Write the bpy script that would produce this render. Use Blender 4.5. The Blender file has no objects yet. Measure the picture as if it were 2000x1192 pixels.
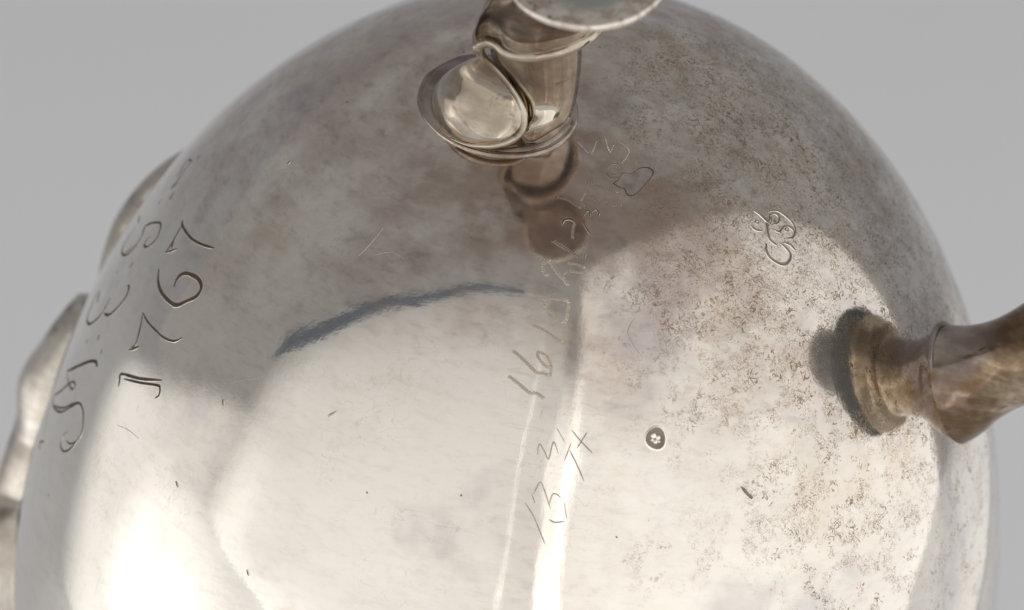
import bpy, bmesh, math, random, json
from mathutils import Vector, Matrix, noise

# ------------------------------------------------------------------ camera, world, lights, exposure
scene = bpy.context.scene
col = scene.collection
S = 0.05                      # metres per model unit (belly radius is about one unit)
Z0 = 3.22                     # height of the model origin above the table, in model units
PITCH, ROLL, DIST, FPX = math.radians(25), 0.18824043, 11.0, 1013.05666
ORG = Vector((0, 0, Z0 * S))

cam_data = bpy.data.cameras.new("camera")
cam = bpy.data.objects.new("camera", cam_data)
col.objects.link(cam)
scene.camera = cam
fwd = Vector((0, math.cos(PITCH), -math.sin(PITCH)))
rt0, up0 = Vector((1, 0, 0)), Vector((0, math.sin(PITCH), math.cos(PITCH)))
cr, sr = math.cos(ROLL), math.sin(ROLL)
xa, ya = rt0 * cr + up0 * sr, up0 * cr - rt0 * sr
m = Matrix((xa, ya, -fwd)).transposed().to_4x4()
m.translation = ORG - fwd * DIST * S
cam.matrix_world = m
cam_data.sensor_width = 36.0
cam_data.lens = 36.0 * FPX * DIST / 2000.0
cam_data.shift_x = (1000 - 1052.445) / 2000.0
cam_data.shift_y = (793.446 - 596) / 2000.0
cam_data.clip_start, cam_data.clip_end = 0.02, 60
cam_data.dof.use_dof = True
cam_data.dof.focus_distance = (DIST - 0.66) * S
cam_data.dof.aperture_fstop = 30.0

world = bpy.data.worlds.new("World")
scene.world = world
world.use_nodes = True
bg = world.node_tree.nodes["Background"]
bg.inputs[0].default_value = (1.0, 0.985, 0.97, 1)
bg.inputs[1].default_value = 0.345

def panel(az, d, x0, x1, z0, z1, low, high, edge, color=None, roll=0.0):
    """vertical softbox facing the pot from azimuth az (0 = camera side, + = right);
    x0..x1 and z0..z1 are tangents seen from the pot; radiance runs from low (bottom) to high (top)
    and fades near the left, right and top edges as a diffuser's does"""
    a = math.radians(az)
    out = Vector((math.sin(a), -math.cos(a), 0))
    side = Vector((math.cos(a), math.sin(a), 0))
    w, h = (x1 - x0) * d, (z1 - z0) * d
    ld = bpy.data.lights.new("softbox", 'AREA')
    ld.shape, ld.size, ld.size_y = 'RECTANGLE', w, h
    ld.energy = math.pi * w * h
    ld.color = color or WHITE
    ld.use_nodes = True
    nt = ld.node_tree
    em = nt.nodes["Emission"]
    geo = nt.nodes.new("ShaderNodeNewGeometry"); sp = nt.nodes.new("ShaderNodeSeparateXYZ")
    nt.links.new(geo.outputs["Parametric"], sp.inputs[0])
    def rng(src, f0, f1, t0, t1, kind='SMOOTHSTEP'):
        n = nt.nodes.new("ShaderNodeMapRange"); n.interpolation_type = kind
        nt.links.new(src, n.inputs[0])
        for i, v in enumerate((f0, f1, t0, t1)): n.inputs[i + 1].default_value = v
        return n.outputs[0]
    def mul(p, q):
        n = nt.nodes.new("ShaderNodeMath"); n.operation = 'MULTIPLY'
        nt.links.new(p, n.inputs[0]); nt.links.new(q, n.inputs[1]); return n.outputs[0]
    U, V = sp.outputs[AXU], sp.outputs[AXV]
    s = rng(V, 0.0, 1.0, low, high, 'LINEAR')
    s = mul(s, rng(V, 1.0 - edge[2], 1.0, 1.0, 0.0))
    s = mul(s, rng(U, 0.0, edge[0], 0.0, 1.0))
    s = mul(s, rng(U, 1.0 - edge[1], 1.0, 1.0, 0.0))
    nt.links.new(s, em.inputs["Strength"])
    lo = bpy.data.objects.new("softbox", ld)
    col.objects.link(lo)
    mm = Matrix((side, Vector((0, 0, 1)), out)).transposed() @ Matrix.Rotation(math.radians(roll), 3, 'Z')
    mm = mm.to_4x4()
    mm.translation = ORG + out * d + side * d * (x0 + x1) / 2 + Vector((0, 0, d * (z0 + z1) / 2))
    lo.matrix_world = mm
    return lo
AXU, AXV = 0, 1
WHITE = (1.0, 0.97, 0.92)
#      facing  dist   left   right  bottom  top    radiance bottom/top, falloff at the left, right and top edges
panel(-86, 0.34, -0.62, 0.60, -0.52, 0.08, 0.80, 0.56, (0.30, 0.35, 0.12), roll=20)      # low left window
panel(4, 0.53, -5.5, -0.075, -0.30, 1.80, 0.80, 0.08, (0.55, 0.003, 0.10))                # front diffuser
panel(-60, 0.36, -0.80, 0.75, -0.44, 0.02, 0.95, 0.06, (0.25, 0.45, 0.5))                 # added fill: low glow in front of it
panel(3, 0.53, -0.078, 0.08, -0.30, 1.50, 0.76, 0.14, (0.06, 0.12, 0.08))                 # added weak fill light over the gap between the diffusers
panel(10, 0.60, -0.06, 0.085, -0.26, 1.1, 1.9, 0.05, (0.15, 0.4, 0.2))                    # narrow strip light
panel(47, 0.53, -0.74, 3.6, -0.30, 2.65, 0.94, 0.34, (0.015, 0.08, 0.06))                 # right diffuser
panel(112, 0.40, -0.35, 1.00, -0.38, 0.06, 0.48, 0.12, (0.45, 0.40, 0.5))                  # added low fill light on the far right
vs = scene.view_settings
vs.view_transform, vs.look, vs.gamma, vs.exposure = 'Standard', 'None', 1.0, 0.0
vs.use_curve_mapping = False
scene.cycles.use_denoising = True
scene.cycles.max_bounces = 10
scene.cycles.glossy_bounces = 8

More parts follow.
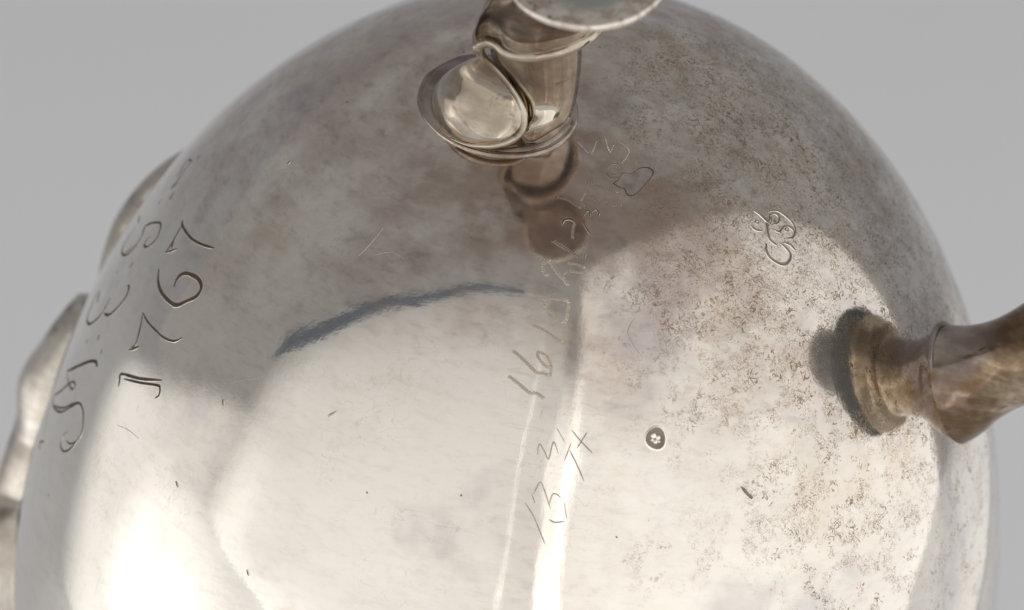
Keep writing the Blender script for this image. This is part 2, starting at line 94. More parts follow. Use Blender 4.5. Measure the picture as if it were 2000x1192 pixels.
# ------------------------------------------------------------------ data measured on the pot
STROKES = json.loads(r'''[["engraved_numeral","cut",[[[[1.4837,-1.0652],[1.4813,-1.0665],[1.4789,-1.0679],[1.4764,-1.0694],[1.474,-1.0707],[1.4715,-1.0718],[1.4693,-1.0741],[1.4672,-1.0775],[1.465,-1.0801],[1.4622,-1.0802],[1.4587,-1.0757],[1.4542,-1.0658],[1.4493,-1.0517],[1.4441,-1.0355],[1.4386,-1.0189],[1.433,-1.0034],[1.427,-.989],[1.4206,-.9746],[1.4141,-.9602],[1.4076,-.9461],[1.4015,-.9323]],.00296],[[[1.4623,-1.0613],[1.4563,-1.0445],[1.4505,-1.0281],[1.4449,-1.0121],[1.4394,-.9967],[1.4332,-.981],[1.4267,-.9651],[1.4209,-.9509],[1.417,-.9401],[1.415,-.9336],[1.4143,-.9303],[1.4147,-.9284],[1.416,-.9263],[1.4183,-.9235],[1.4218,-.9208],[1.4257,-.9189],[1.4292,-.9181],[1.4322,-.9189],[1.4351,-.921],[1.4379,-.9236],[1.4407,-.9259]],.00257]]],["engraved_numeral","cut",[[[[1.3004,-.9359],[1.305,-.9403],[1.3097,-.9446],[1.3142,-.9494],[1.3181,-.9556],[1.3213,-.9635],[1.3242,-.9729],[1.3266,-.9829],[1.3285,-.993],[1.3297,-1.003],[1.3303,-1.0132],[1.3306,-1.0237],[1.331,-1.0347],[1.3316,-1.0464],[1.3321,-1.0588],[1.3326,-1.0711],[1.3326,-1.0826],[1.3321,-1.0927],[1.3311,-1.102],[1.3299,-1.111],[1.3289,-1.1203]],.00336],[[[1.33,-1.1184],[1.3352,-1.1137],[1.3402,-1.109],[1.3454,-1.1044],[1.3506,-1.1001],[1.356,-1.0962],[1.3618,-1.0923],[1.3679,-1.0884],[1.374,-1.085],[1.3798,-1.0823],[1.3849,-1.0808],[1.3891,-1.0808],[1.3927,-1.0821],[1.396,-1.084],[1.3992,-1.0861],[1.4025,-1.0878]],.00257],[[[1.4097,-1.0939],[1.4017,-1.0836],[1.3939,-1.0735],[1.3862,-1.0636]],.00296]]],["engraved_numeral","cut",[[[[1.2392,-1.1677],[1.2435,-1.1607],[1.2479,-1.1539],[1.2521,-1.147],[1.2556,-1.1396],[1.2584,-1.1317],[1.2608,-1.1234],[1.2626,-1.1147],[1.264,-1.1051],[1.2649,-1.0945],[1.2653,-1.0831],[1.2652,-1.0714],[1.2647,-1.0601],[1.2639,-1.0487],[1.2627,-1.0371],[1.2608,-1.0262],[1.2578,-1.0166],[1.2531,-1.0087],[1.247,-1.002],[1.2404,-.9959],[1.2342,-.99],[1.2283,-.9838],[1.2225,-.9775],[1.2167,-.9722],[1.211,-.9687],[1.2052,-.9672],[1.1992,-.9672],[1.1937,-.9687],[1.1892,-.9719],[1.186,-.9769],[1.1837,-.9838],[1.1822,-.9919],[1.1816,-1.0003],[1.1819,-1.0095],[1.1833,-1.0197],[1.1853,-1.0299],[1.1876,-1.039],[1.1901,-1.047],[1.193,-1.0542],[1.1962,-1.0604],[1.1998,-1.0654],[1.2039,-1.0691],[1.2084,-1.0715],[1.2131,-1.0727],[1.2176,-1.073],[1.2219,-1.0719],[1.2261,-1.0694],[1.2304,-1.0665],[1.2346,-1.0639]],.00434]]],["engraved_numeral","cut",[[[[1.1089,-1.0234],[1.1136,-1.0391],[1.1184,-1.055],[1.1228,-1.0707],[1.1267,-1.0862],[1.13,-1.1014],[1.1328,-1.1159],[1.1345,-1.1287],[1.1355,-1.1408],[1.1362,-1.1542],[1.1368,-1.1715],[1.1372,-1.1907],[1.137,-1.2065],[1.1356,-1.2157],[1.1332,-1.221],[1.1309,-1.2263]],.00415],[[[1.1383,-1.2089],[1.1464,-1.2052],[1.1547,-1.2017],[1.1626,-1.1982],[1.1694,-1.1946],[1.1746,-1.1906],[1.1786,-1.1863],[1.1822,-1.182],[1.186,-1.1778]],.00237],[[[1.1444,-1.2083],[1.1511,-1.2049],[1.1579,-1.2015],[1.1648,-1.1982],[1.1715,-1.1952],[1.1777,-1.1926],[1.1832,-1.1907],[1.1878,-1.1894],[1.1918,-1.1887],[1.1952,-1.1884],[1.1985,-1.1883],[1.2017,-1.1882],[1.2052,-1.1879]],.00257],[[[1.2052,-1.1879],[1.1957,-1.1764],[1.1863,-1.1651],[1.1771,-1.154]],.00257]]],["engraved_letter","cut",[[[[1.0449,-1.4556],[1.0505,-1.4553],[1.056,-1.4552]],.00395],[[[1.1482,-1.4448],[1.14,-1.442],[1.1319,-1.4394],[1.1244,-1.4394],[1.1178,-1.444],[1.1117,-1.4513],[1.1053,-1.4581],[1.0976,-1.4633],[1.0895,-1.4678],[1.0829,-1.4715],[1.0782,-1.4727],[1.0749,-1.4727],[1.0736,-1.4751],[1.0751,-1.4826],[1.0788,-1.4928],[1.083,-1.5009],[1.0872,-1.5054],[1.0919,-1.5076],[1.0969,-1.5064],[1.1027,-1.5],[1.1089,-1.4906],[1.1144,-1.483],[1.1181,-1.4787],[1.1208,-1.4756],[1.1235,-1.4726]],.00237],[[[1.1329,-1.4012],[1.1394,-1.3902],[1.146,-1.3798]],.00237],[[[1.1421,-1.4328],[1.1312,-1.4338],[1.1204,-1.4351]],.00395]]],["engraved_colon","cut",[[[[1.1766,-1.4462],[1.1837,-1.44],[1.1908,-1.4341]],.00237],[[[1.1413,-1.3907],[1.1446,-1.3854],[1.148,-1.3802]],.00296]]],["engraved_letter","cut",[[[[1.2753,-1.5422],[1.2725,-1.5134],[1.2716,-1.4887]],.00296],[[[1.2825,-1.4845],[1.2942,-1.4853],[1.3057,-1.4859],[1.317,-1.4863],[1.3266,-1.4834],[1.3332,-1.4735],[1.3364,-1.4593],[1.3351,-1.4417],[1.3305,-1.423],[1.3228,-1.4046],[1.3128,-1.3884],[1.2999,-1.376],[1.2869,-1.3682],[1.2774,-1.3672],[1.2688,-1.3696],[1.259,-1.3721],[1.2504,-1.3772],[1.2456,-1.3886],[1.2425,-1.3993],[1.2403,-1.4027],[1.236,-1.3993],[1.2252,-1.387],[1.2125,-1.3693],[1.199,-1.3458],[1.1891,-1.3238],[1.1883,-1.31],[1.1914,-1.2998],[1.1952,-1.2921],[1.2005,-1.2863],[1.207,-1.2804],[1.2152,-1.2776],[1.2269,-1.2814],[1.2382,-1.2887],[1.2453,-1.2977],[1.2494,-1.3074],[1.2505,-1.3169],[1.2485,-1.324],[1.2425,-1.3251],[1.2356,-1.3234],[1.2314,-1.321],[1.228,-1.3179]],.00276],[[[1.3257,-1.4198],[1.3165,-1.4097],[1.3075,-1.4001],[1.2988,-1.3913],[1.2901,-1.3834],[1.2817,-1.3761],[1.2733,-1.3692]],.00197]]],["engraved_colon","cut",[[[[1.295,-1.3145],[1.3031,-1.314],[1.3113,-1.3136]],.00316],[[[1.3492,-1.3787],[1.3565,-1.3782],[1.3639,-1.3779]],.00257]]],["engraved_letter","cut",[[[[1.437,-1.443],[1.4404,-1.43],[1.4442,-1.4178],[1.4483,-1.4064]],.00355],[[[1.4461,-1.4612],[1.4539,-1.4575],[1.4621,-1.4544],[1.47,-1.451],[1.4769,-1.4465],[1.4833,-1.4409],[1.4891,-1.4345],[1.4938,-1.4273],[1.4966,-1.419],[1.4969,-1.4091],[1.4955,-1.3979],[1.4931,-1.3871],[1.4902,-1.3779],[1.4872,-1.3707],[1.4835,-1.3646],[1.4789,-1.3588],[1.4731,-1.3523],[1.4654,-1.3442],[1.4563,-1.3355],[1.4471,-1.3277],[1.4391,-1.3223],[1.4328,-1.3197],[1.4273,-1.3189],[1.4221,-1.3191],[1.4167,-1.3195],[1.4109,-1.32],[1.4051,-1.321],[1.3992,-1.3223],[1.3933,-1.3236]],.00316],[[[1.4271,-1.3071],[1.4231,-1.2951],[1.4193,-1.2836],[1.4138,-1.2731],[1.4053,-1.2639],[1.3951,-1.2557],[1.3846,-1.249],[1.3738,-1.2432],[1.3627,-1.2387],[1.3528,-1.2367],[1.3444,-1.238],[1.3371,-1.2416],[1.332,-1.2461],[1.3299,-1.2512],[1.3299,-1.2572],[1.33,-1.2632]],.00336]]],["engraved_colon","cut",[[[[1.5025,-1.3258],[1.5073,-1.3232],[1.512,-1.3206]],.00276],[[[1.4606,-1.2677],[1.4658,-1.264],[1.4711,-1.2605]],.00316]]],["engraved_letter","cut",[[[[1.4685,-1.2163],[1.474,-1.2114],[1.4796,-1.2067]],.00178],[[[1.5017,-1.1956],[1.5004,-1.2016],[1.4991,-1.2077],[1.5,-1.2153],[1.5037,-1.2251],[1.5096,-1.2366],[1.5179,-1.2501],[1.5294,-1.2667],[1.5438,-1.2861],[1.5585,-1.3065],[1.5728,-1.3268],[1.5876,-1.3484],[1.6036,-1.3726]],.00395],[[[1.6036,-1.3726],[1.6039,-1.3589],[1.6045,-1.3459],[1.6042,-1.3314],[1.6029,-1.3127],[1.6011,-1.2933],[1.5988,-1.2788],[1.5948,-1.2705],[1.5898,-1.2659],[1.5859,-1.2649],[1.5836,-1.2682],[1.5825,-1.2751],[1.5836,-1.2831],[1.5875,-1.2914],[1.5937,-1.3009],[1.6019,-1.3115],[1.6129,-1.3235],[1.6261,-1.3372],[1.6394,-1.3518],[1.6529,-1.3703],[1.667,-1.3909],[1.6777,-1.4027],[1.6827,-1.3982],[1.6835,-1.3832],[1.6811,-1.364],[1.6755,-1.3409],[1.6678,-1.3156],[1.6592,-1.2938],[1.6492,-1.2765],[1.6376,-1.2613],[1.626,-1.2466],[1.6138,-1.2316],[1.6016,-1.217],[1.5929,-1.2037],[1.5893,-1.1915],[1.5892,-1.1802],[1.5908,-1.17],[1.5941,-1.161],[1.5992,-1.1529],[1.6048,-1.146],[1.6105,-1.1396],[1.6167,-1.1343],[1.6234,-1.1315],[1.6304,-1.1321],[1.6378,-1.1352],[1.6457,-1.1393],[1.6544,-1.1436],[1.6637,-1.1489],[1.6721,-1.1554],[1.6797,-1.1638],[1.6866,-1.1735],[1.6915,-1.1833],[1.6939,-1.1935],[1.6944,-1.2037],[1.6932,-1.2117],[1.6898,-1.2166],[1.6846,-1.2192],[1.6788,-1.2192],[1.6724,-1.2157],[1.6653,-1.2098],[1.6584,-1.204]],.00257],[[[1.6807,-1.3669],[1.6682,-1.3368],[1.6575,-1.3104],[1.6469,-1.2878],[1.635,-1.2687],[1.6227,-1.252],[1.6119,-1.2372],[1.6036,-1.2242],[1.5966,-1.2126],[1.5897,-1.2013]],.00217],[[[1.6457,-1.1393],[1.6552,-1.1491],[1.6636,-1.1602],[1.6681,-1.1746],[1.6717,-1.1907]],.00197]]],["engraved_stroke","cut",[[[[1.6977,-1.4054],[1.7009,-1.4026],[1.7041,-1.4001],[1.7073,-1.3976],[1.7105,-1.3952],[1.7138,-1.3928],[1.7172,-1.3903],[1.7208,-1.3877],[1.7245,-1.3849],[1.7284,-1.3819],[1.7326,-1.3787],[1.7369,-1.3755],[1.7413,-1.3723],[1.7458,-1.3692],[1.7504,-1.3661],[1.7549,-1.3632],[1.7595,-1.3605]],.00178],[[[1.7713,-1.3556],[1.7696,-1.3683],[1.7662,-1.3744],[1.7573,-1.3594],[1.7475,-1.3394]],.00296]]],["engraved_numeral","wriggle",[[[[1.0852,-.0841],[1.0881,-.0765],[1.0911,-.069],[1.0943,-.0614],[1.0981,-.0535],[1.1022,-.0456],[1.1057,-.0384],[1.1085,-.0322],[1.1106,-.0267],[1.1117,-.0221],[1.1107,-.019],[1.1086,-.0167],[1.1078,-.013],[1.1097,-.0066],[1.113,.0011],[1.1164,.0088]],.0079]]],["engraved_numeral","wriggle",[[[[1.0301,-.0889],[1.0334,-.0809],[1.0367,-.073],[1.0403,-.065],[1.0448,-.0568],[1.0496,-.0485],[1.0541,-.0407],[1.0584,-.0333],[1.0625,-.0263],[1.0651,-.02],[1.0654,-.0147],[1.0642,-.01],[1.0637,-.005],[1.0645,.0007],[1.066,.0066],[1.0675,.0125]],.0079],[[[1.0673,.0137],[1.0593,.0137],[1.0516,.013],[1.0451,.0112],[1.0389,.0078],[1.0315,.0019],[1.0251,-.0057],[1.0217,-.016],[1.0205,-.0252],[1.0216,-.0291],[1.0247,-.0295],[1.0294,-.0267],[1.0347,-.0219],[1.0396,-.016],[1.044,-.0093],[1.047,-.0023],[1.0496,.0049]],.00691]]],["engraved_stroke","wriggle",[[[[.9656,-.0553],[.9668,-.0481],[.968,-.0409],[.9693,-.0337],[.971,-.0264],[.9732,-.019],[.9759,-.0114],[.9786,-.0039],[.9811,.0032],[.9834,.01],[.9855,.0165],[.9876,.0229],[.9897,.0294]],.00691]]],["engraved_numeral","wriggle",[[[[.9206,-.0335],[.9154,-.0383],[.9099,-.0406],[.9029,-.0363],[.8971,-.0281],[.8963,-.0171],[.8969,-.0048],[.8958,.0075],[.8958,.0182],[.8985,.0248],[.9037,.0285],[.9126,.0289],[.9226,.0281],[.9315,.0289],[.9389,.0287],[.9438,.0255],[.946,.0204],[.9443,.0135],[.9401,.0051],[.9343,-.0045],[.9281,-.0146],[.9235,-.0242],[.9195,-.0338]],.00691]]],["engraved_letter","wriggle",[[[[.8486,-.0477],[.8452,-.0542],[.8409,-.0601],[.8335,-.0649],[.8257,-.0668],[.8193,-.0624],[.8156,-.0553],[.8168,-.0487],[.8214,-.041],[.8291,-.0311],[.8376,-.0201],[.8442,-.0078],[.8501,.0034],[.8557,.0104],[.8611,.016]],.0079],[[[.8374,.0024],[.8327,.0078],[.8291,.0148],[.8286,.0268],[.8289,.0395],[.8278,.0489],[.8264,.0576]],.00592],[[[.8154,.0555],[.8126,.0437],[.8105,.0315],[.8105,.0181],[.8111,.0044]],.00592]]],["engraved_stroke","wriggle",[[[[.7671,-.0529],[.7706,-.04],[.7742,-.0273],[.7778,-.0147],[.7818,-.0013],[.7858,.012],[.7889,.0226],[.7908,.0285],[.7917,.0319],[.792,.0361],[.7915,.0424],[.7904,.0497],[.7892,.0569]],.0079]]],["engraved_letter","wriggle",[[[[.7146,.0048],[.7212,.0027],[.7286,.0014],[.7382,.0024],[.7484,.0042]],.00691]]],["engraved_letter","cut",[[[[.7276,-.0379],[.7189,-.0368],[.7115,-.0335],[.7077,-.0232],[.7066,-.0114],[.7091,-.0031],[.7129,.0044]],.00296]]],["engraved_letter","wriggle",[[[[.6621,-.0774],[.6617,-.0661],[.6612,-.0547],[.6618,-.043],[.6643,-.0302],[.6679,-.0171],[.671,-.0061],[.6729,.0013],[.6743,.0066],[.6757,.012]],.00494],[[[.6694,.0239],[.6644,.0163],[.6591,.0111],[.6527,.0136],[.6462,.0182],[.6409,.0206],[.636,.0227]],.00494]]],["engraved_letter","wriggle",[[[[.6114,.0239],[.6103,.0372],[.6093,.0506],[.6092,.0637],[.6105,.0763],[.6127,.0886],[.615,.1013],[.6173,.1146],[.6196,.1283],[.6221,.1419]],.00444],[[[.6429,.0454],[.6457,.058],[.6483,.0709],[.6497,.0848],[.6513,.0992],[.6551,.1135],[.6579,.1276],[.6562,.1412],[.6531,.1548]],.00444]]],["engraved_letter","cut",[[[[.6974,.0271],[.6892,.03],[.6824,.0336],[.6785,.0401],[.6785,.0461],[.6853,.0484],[.6946,.0494]],.00178],[[[.6824,.0536],[.6758,.059],[.6716,.0649],[.6742,.0731],[.6793,.0797],[.684,.0798],[.6889,.0779]],.00178],[[[.711,.0302],[.717,.038],[.723,.0456],[.729,.0531],[.735,.0605]],.00178]]],["engraved_ring","scratch",[[[[.5659,.1562],[.5713,.1547],[.5764,.1524],[.581,.1476],[.5847,.1414],[.5873,.134],[.5888,.1261],[.5888,.1181],[.5875,.1104],[.5849,.1036],[.5813,.0981],[.5767,.0944],[.5717,.0925],[.5663,.0929],[.5611,.0953],[.5564,.0999],[.5525,.1061],[.5498,.1138],[.5483,.1222],[.5483,.1308],[.5496,.1389],[.5523,.1459],[.5561,.1514],[.5608,.1542],[.5659,.1562]],.00197],[[[.5659,.1416],[.5698,.1404],[.5735,.1384],[.5765,.1343],[.5788,.1292],[.5799,.1233],[.5798,.1174],[.5786,.1119],[.5763,.1073],[.5731,.1042],[.5694,.1027],[.5655,.1033],[.5618,.1055],[.5587,.1096],[.5564,.1148],[.5553,.1209],[.5553,.1271],[.5566,.1327],[.5589,.1373],[.5622,.1398],[.5659,.1416]],.00118]]],["engraved_letter","wriggle",[[[[.5103,-.0478],[.5199,-.0259],[.5296,-.0047],[.5346,.0113],[.5321,.02],[.5249,.0242],[.5171,.0276],[.5098,.0298],[.5019,.031],[.4952,.035],[.4893,.0447],[.4847,.0574],[.4838,.0684],[.489,.0755],[.498,.0807],[.506,.0855],[.5124,.0908],[.518,.0959],[.5202,.1004],[.5168,.1039],[.5101,.1071],[.5036,.1114],[.4981,.1172],[.493,.1241],[.49,.1323],[.4905,.1425],[.4932,.1537],[.4968,.1639],[.5006,.1734],[.5052,.1818],[.5107,.1857],[.5177,.1827],[.5255,.1755],[.5324,.1686],[.5376,.1631],[.5419,.1578],[.5463,.1525]],.00395]]],["scratched_numeral","scratch",[[[[1.3369,.01],[1.341,.0138],[1.3451,.0178],[1.3491,.0217],[1.3532,.0255],[1.3574,.0292],[1.3616,.0327],[1.366,.036],[1.3705,.039],[1.375,.042],[1.3796,.0448],[1.3841,.0476],[1.3885,.0503],[1.3927,.0531],[1.3968,.0557],[1.4009,.0583],[1.405,.0609],[1.409,.0634],[1.4131,.066]],.00188]]],["scratched_numeral","scratch",[[[[1.3163,.0203],[1.3255,.0253],[1.3346,.0303]],.00188],[[[1.3157,.0241],[1.3099,.026],[1.3034,.0278],[1.2972,.0296],[1.2924,.0316],[1.2902,.0338],[1.2909,.0363],[1.294,.039],[1.2985,.0418],[1.3039,.0447],[1.3092,.0478],[1.3148,.0511],[1.3212,.0545],[1.3279,.0581],[1.3348,.0617],[1.3414,.0652]],.00168],[[[1.3321,.061],[1.3246,.0618],[1.3172,.0625],[1.3117,.064],[1.3091,.0664],[1.3086,.0694],[1.3091,.0727],[1.3107,.0762],[1.3135,.08],[1.3162,.0838]],.00168],[[[1.3225,.0919],[1.3291,.0938],[1.3356,.0957],[1.3416,.0975],[1.3467,.0992],[1.3513,.1008],[1.3558,.1024]],.00128],[[[1.3625,.0657],[1.3642,.0702],[1.3659,.0746],[1.3665,.0797],[1.3654,.0858],[1.3633,.0926],[1.3612,.0994]],.00178]]],["scratched_letter","scratch",[[[[1.2362,.0169],[1.2309,.0167],[1.2251,.0164],[1.2195,.0161],[1.2151,.0163],[1.2128,.0172],[1.2131,.0192],[1.2155,.022],[1.219,.0252],[1.2229,.0284],[1.2262,.0313],[1.2296,.0339],[1.2339,.0366],[1.2377,.0391],[1.24,.0414],[1.2395,.0432],[1.2344,.0444],[1.2257,.045],[1.2158,.0454],[1.2075,.0461],[1.2032,.0475],[1.204,.0499],[1.2082,.0528],[1.2142,.0561],[1.2207,.0594],[1.2263,.0626]],.00178]]],["scratched_slash","scratch",[[[[1.1723,.0489],[1.178,.0538],[1.1836,.0587],[1.1893,.0636],[1.1949,.0684],[1.2006,.0732]],.00128],[[[1.1985,.0881],[1.2053,.0864],[1.2121,.0847],[1.2188,.0831],[1.2256,.0815],[1.2324,.0799],[1.2391,.0783]],.00138],[[[1.2152,.0866],[1.2197,.0901],[1.2242,.0935],[1.2286,.0969],[1.2331,.1003],[1.2378,.1038],[1.2427,.1072],[1.2478,.1107],[1.2531,.1142],[1.2586,.1177],[1.2642,.1212],[1.2697,.1247],[1.2752,.1281]],.00197]]],["scratched_letter","scratch",[[[[1.1723,.0838],[1.1755,.0878],[1.1787,.0916],[1.1819,.0954],[1.1852,.0993],[1.1885,.1034],[1.192,.1078],[1.1956,.1125],[1.1993,.1176],[1.2031,.1228],[1.207,.1281],[1.2109,.1334],[1.2147,.1386]],.00197],[[[1.1712,.1209],[1.1775,.1177],[1.1839,.1145],[1.1902,.1114],[1.1966,.1083],[1.2029,.1052],[1.2092,.1021]],.00197]]],["stamped_crest","punch",[[[[.6607,.681],[.6651,.6915],[.6701,.7012],[.6774,.709],[.6845,.7151],[.6891,.7186],[.6929,.7211]],.00592],[[[.6956,.6466],[.7016,.6514],[.7068,.6581],[.7094,.6706],[.7112,.6851]],.00494],[[[.6894,.682],[.6909,.6801],[.6922,.678],[.6928,.6751],[.693,.6721],[.6925,.6697],[.6915,.6678],[.6901,.6672],[.6885,.6676],[.687,.6692],[.6858,.6715],[.6851,.6744],[.6849,.6774],[.6854,.6799],[.6864,.6817],[.6879,.6821],[.6894,.682]],.00247],[[[.6885,.7318],[.6816,.7355],[.676,.7414],[.6737,.7547],[.6744,.7683],[.6788,.7768],[.6849,.78],[.6913,.7749],[.6968,.7651],[.6988,.7523],[.6997,.7381]],.00444],[[[.7125,.7336],[.7171,.7426],[.7195,.7526],[.7145,.7661],[.709,.7805],[.7086,.7931],[.7114,.8038],[.7182,.8132],[.7261,.8169],[.7333,.8097],[.7384,.7969],[.7384,.7812],[.7368,.764]],.00444],[[[.7184,.7949],[.7198,.7928],[.7209,.7905],[.7215,.7875],[.7215,.7844],[.7209,.7819],[.7199,.7801],[.7184,.7796],[.7169,.7801],[.7154,.7819],[.7143,.7845],[.7138,.7876],[.7137,.7907],[.7143,.7932],[.7154,.795],[.7168,.7952],[.7184,.7949]],.00247],[[[.668,.7427],[.6678,.7531],[.6674,.7636],[.6675,.7739],[.6691,.7834],[.6726,.7922],[.6775,.8003],[.6831,.8076],[.6884,.8137],[.6934,.8186],[.6984,.8226],[.7035,.8254],[.7087,.827],[.7138,.827],[.719,.8255],[.7242,.8235],[.7294,.8219]],.00395],[[[.6924,.7143],[.6992,.7109],[.7059,.7077],[.7127,.705],[.7197,.7024],[.7267,.7003],[.7333,.701],[.7393,.7062],[.7449,.7141],[.7506,.722]],.00494],[[[.7457,.753],[.7489,.7653],[.7532,.7761],[.7604,.782],[.7686,.7864]],.00494],[[[.7422,.6822],[.747,.678],[.7518,.674],[.7569,.6717],[.7629,.6717],[.7693,.6733],[.7752,.6769],[.7806,.683],[.7857,.691],[.7897,.6991],[.7927,.7065],[.7948,.7139],[.7955,.7217],[.7945,.7305],[.7922,.7397],[.789,.7476],[.785,.7537],[.7801,.7585],[.775,.7611],[.7695,.7604],[.7639,.7573],[.7587,.7534],[.7544,.7489],[.7506,.7435],[.7469,.7382]],.00543]]],["nick","punch",[[[[1.2693,.4893],[1.2742,.4939],[1.2791,.4985],[1.2837,.5031],[1.2877,.5077],[1.2913,.5123],[1.295,.5169]],.00691]]],["scratch","scratch",[[[[.9424,-.586],[.9377,-.5843],[.9332,-.5826],[.9287,-.5809],[.9242,-.5791],[.9194,-.5775],[.9144,-.5759],[.9089,-.5744],[.903,-.5731],[.8967,-.5718],[.8901,-.5707],[.8833,-.5696],[.8765,-.5686],[.8696,-.5675],[.8629,-.5665]],.00158],[[[.9223,-.5398],[.9188,-.5336],[.915,-.5275],[.9113,-.5214],[.9079,-.5152],[.905,-.5087],[.9031,-.502],[.9022,-.4948],[.9023,-.4874],[.903,-.4798],[.904,-.4722],[.905,-.4645],[.9057,-.4571]],.00158]]],["scratch","scratch",[[[[1.5448,-1.0095],[1.542,-.9998],[1.5392,-.9905],[1.5367,-.9809],[1.5346,-.9705],[1.5331,-.9589],[1.5322,-.9466],[1.5315,-.9342],[1.5309,-.9221]],.00118]]],["scratch","scratch",[[[[.9126,.2143],[.9183,.2108],[.9241,.207],[.9298,.2032],[.9355,.1999],[.941,.1975],[.9461,.1965],[.9509,.1969],[.9553,.1984],[.9596,.2007],[.9637,.2037],[.9679,.2071],[.9722,.2107],[.9766,.2147],[.9811,.2193],[.9856,.2242],[.9901,.2294],[.9947,.2345],[.9992,.2395]],.00148]]],["scratch","scratch",[[[[1.3232,-.7515],[1.3194,-.7459],[1.3157,-.7405],[1.3121,-.7351],[1.3084,-.7296],[1.3047,-.7241],[1.3011,-.7184],[1.2974,-.7124],[1.2937,-.7062],[1.29,-.6998],[1.2863,-.6932],[1.2826,-.6865],[1.2789,-.6798],[1.2752,-.6731],[1.2716,-.6665]],.00158]]],["scratch","scratch",[[[[1.2837,-.4655],[1.2773,-.4603],[1.2708,-.4552],[1.2644,-.4501]],.00237]]],["scratch","scratch",[[[[.5939,-1.2293],[.5897,-1.2423],[.5857,-1.256],[.5815,-1.2696],[.5769,-1.2821],[.5715,-1.2929],[.5657,-1.3026],[.5597,-1.312],[.5538,-1.3222]],.00158]]],["scratch","scratch",[[[[.8386,.604],[.8402,.6111],[.8417,.6182],[.8432,.6252],[.8447,.6323],[.8465,.6395],[.8486,.6467],[.8513,.6541],[.8545,.6615],[.8581,.6691],[.8622,.6768],[.8664,.6845],[.8708,.6922],[.8752,.6999],[.8794,.7075]],.00158]]],["scratch","scratch",[[[[1.1487,-.5681],[1.1434,-.5668],[1.138,-.5656]],.00247]]],["nick","punch",[[[[1.3532,-.736],[1.3583,-.7317],[1.3635,-.7274]],.00444]]],["nick","punch",[[[[1.5524,-.7683],[1.5565,-.7626],[1.5606,-.757]],.00296]]],["nick","punch",[[[[.8626,-1.0265],[.8574,-1.0277],[.8521,-1.0289]],.00395]]],["nick","punch",[[[[1.3794,.2109],[1.3813,.2128],[1.3832,.2147]],.00395]]],["nick","punch",[[[[1.6339,-.5267],[1.6387,-.5231],[1.6436,-.5194]],.00395]]],["nick","punch",[[[[1.3983,-.3246],[1.3987,-.3227],[1.3992,-.3207]],.00395]]],["nick","punch",[[[[1.3497,-.1282],[1.3497,-.126],[1.3497,-.1237]],.00395]]],["nick","punch",[[[[1.2808,-.4668],[1.2737,-.46],[1.2666,-.4531]],.00247]]]]'''.replace('[.', '[0.').replace(',.', ',0.').replace('-.', '-0.'))
STAIN = json.loads('''[[0.6013,0.118],[0.5985,0.1222],[0.5958,0.1266],[0.5931,0.1309],[0.5902,0.1352],[0.5871,0.1392],[0.5834,0.1428],[0.5791,0.1459],[0.5747,0.149],[0.571,0.1527],[0.5683,0.1575],[0.5673,0.1635],[0.5677,0.1705],[0.5685,0.1779],[0.5689,0.1855],[0.5681,0.1929],[0.5655,0.2],[0.5618,0.2072],[0.5577,0.2145],[0.5538,0.222],[0.5508,0.2298],[0.5488,0.2382],[0.5472,0.2471],[0.5462,0.2559],[0.5457,0.2643],[0.546,0.2715],[0.5471,0.2781],[0.549,0.2842],[0.5514,0.2893],[0.5542,0.2929],[0.5573,0.2944],[0.5607,0.2935],[0.5645,0.2907],[0.5686,0.2864],[0.5731,0.281],[0.5778,0.275],[0.5832,0.2678],[0.5893,0.2593],[0.5955,0.2502],[0.6015,0.2415],[0.6067,0.2337],[0.6114,0.227],[0.6158,0.2207],[0.6198,0.2148],[0.6231,0.2091],[0.6255,0.2036],[0.627,0.1981],[0.6278,0.1926],[0.6279,0.1874],[0.6273,0.1825],[0.6262,0.1783],[0.6241,0.175],[0.621,0.1725],[0.6174,0.1703],[0.6141,0.168],[0.6117,0.165],[0.6104,0.1615],[0.6098,0.1576],[0.6096,0.1535],[0.6093,0.1492],[0.6086,0.1446],[0.6074,0.1397],[0.6059,0.1344],[0.6044,0.129],[0.6028,0.1234]]''')
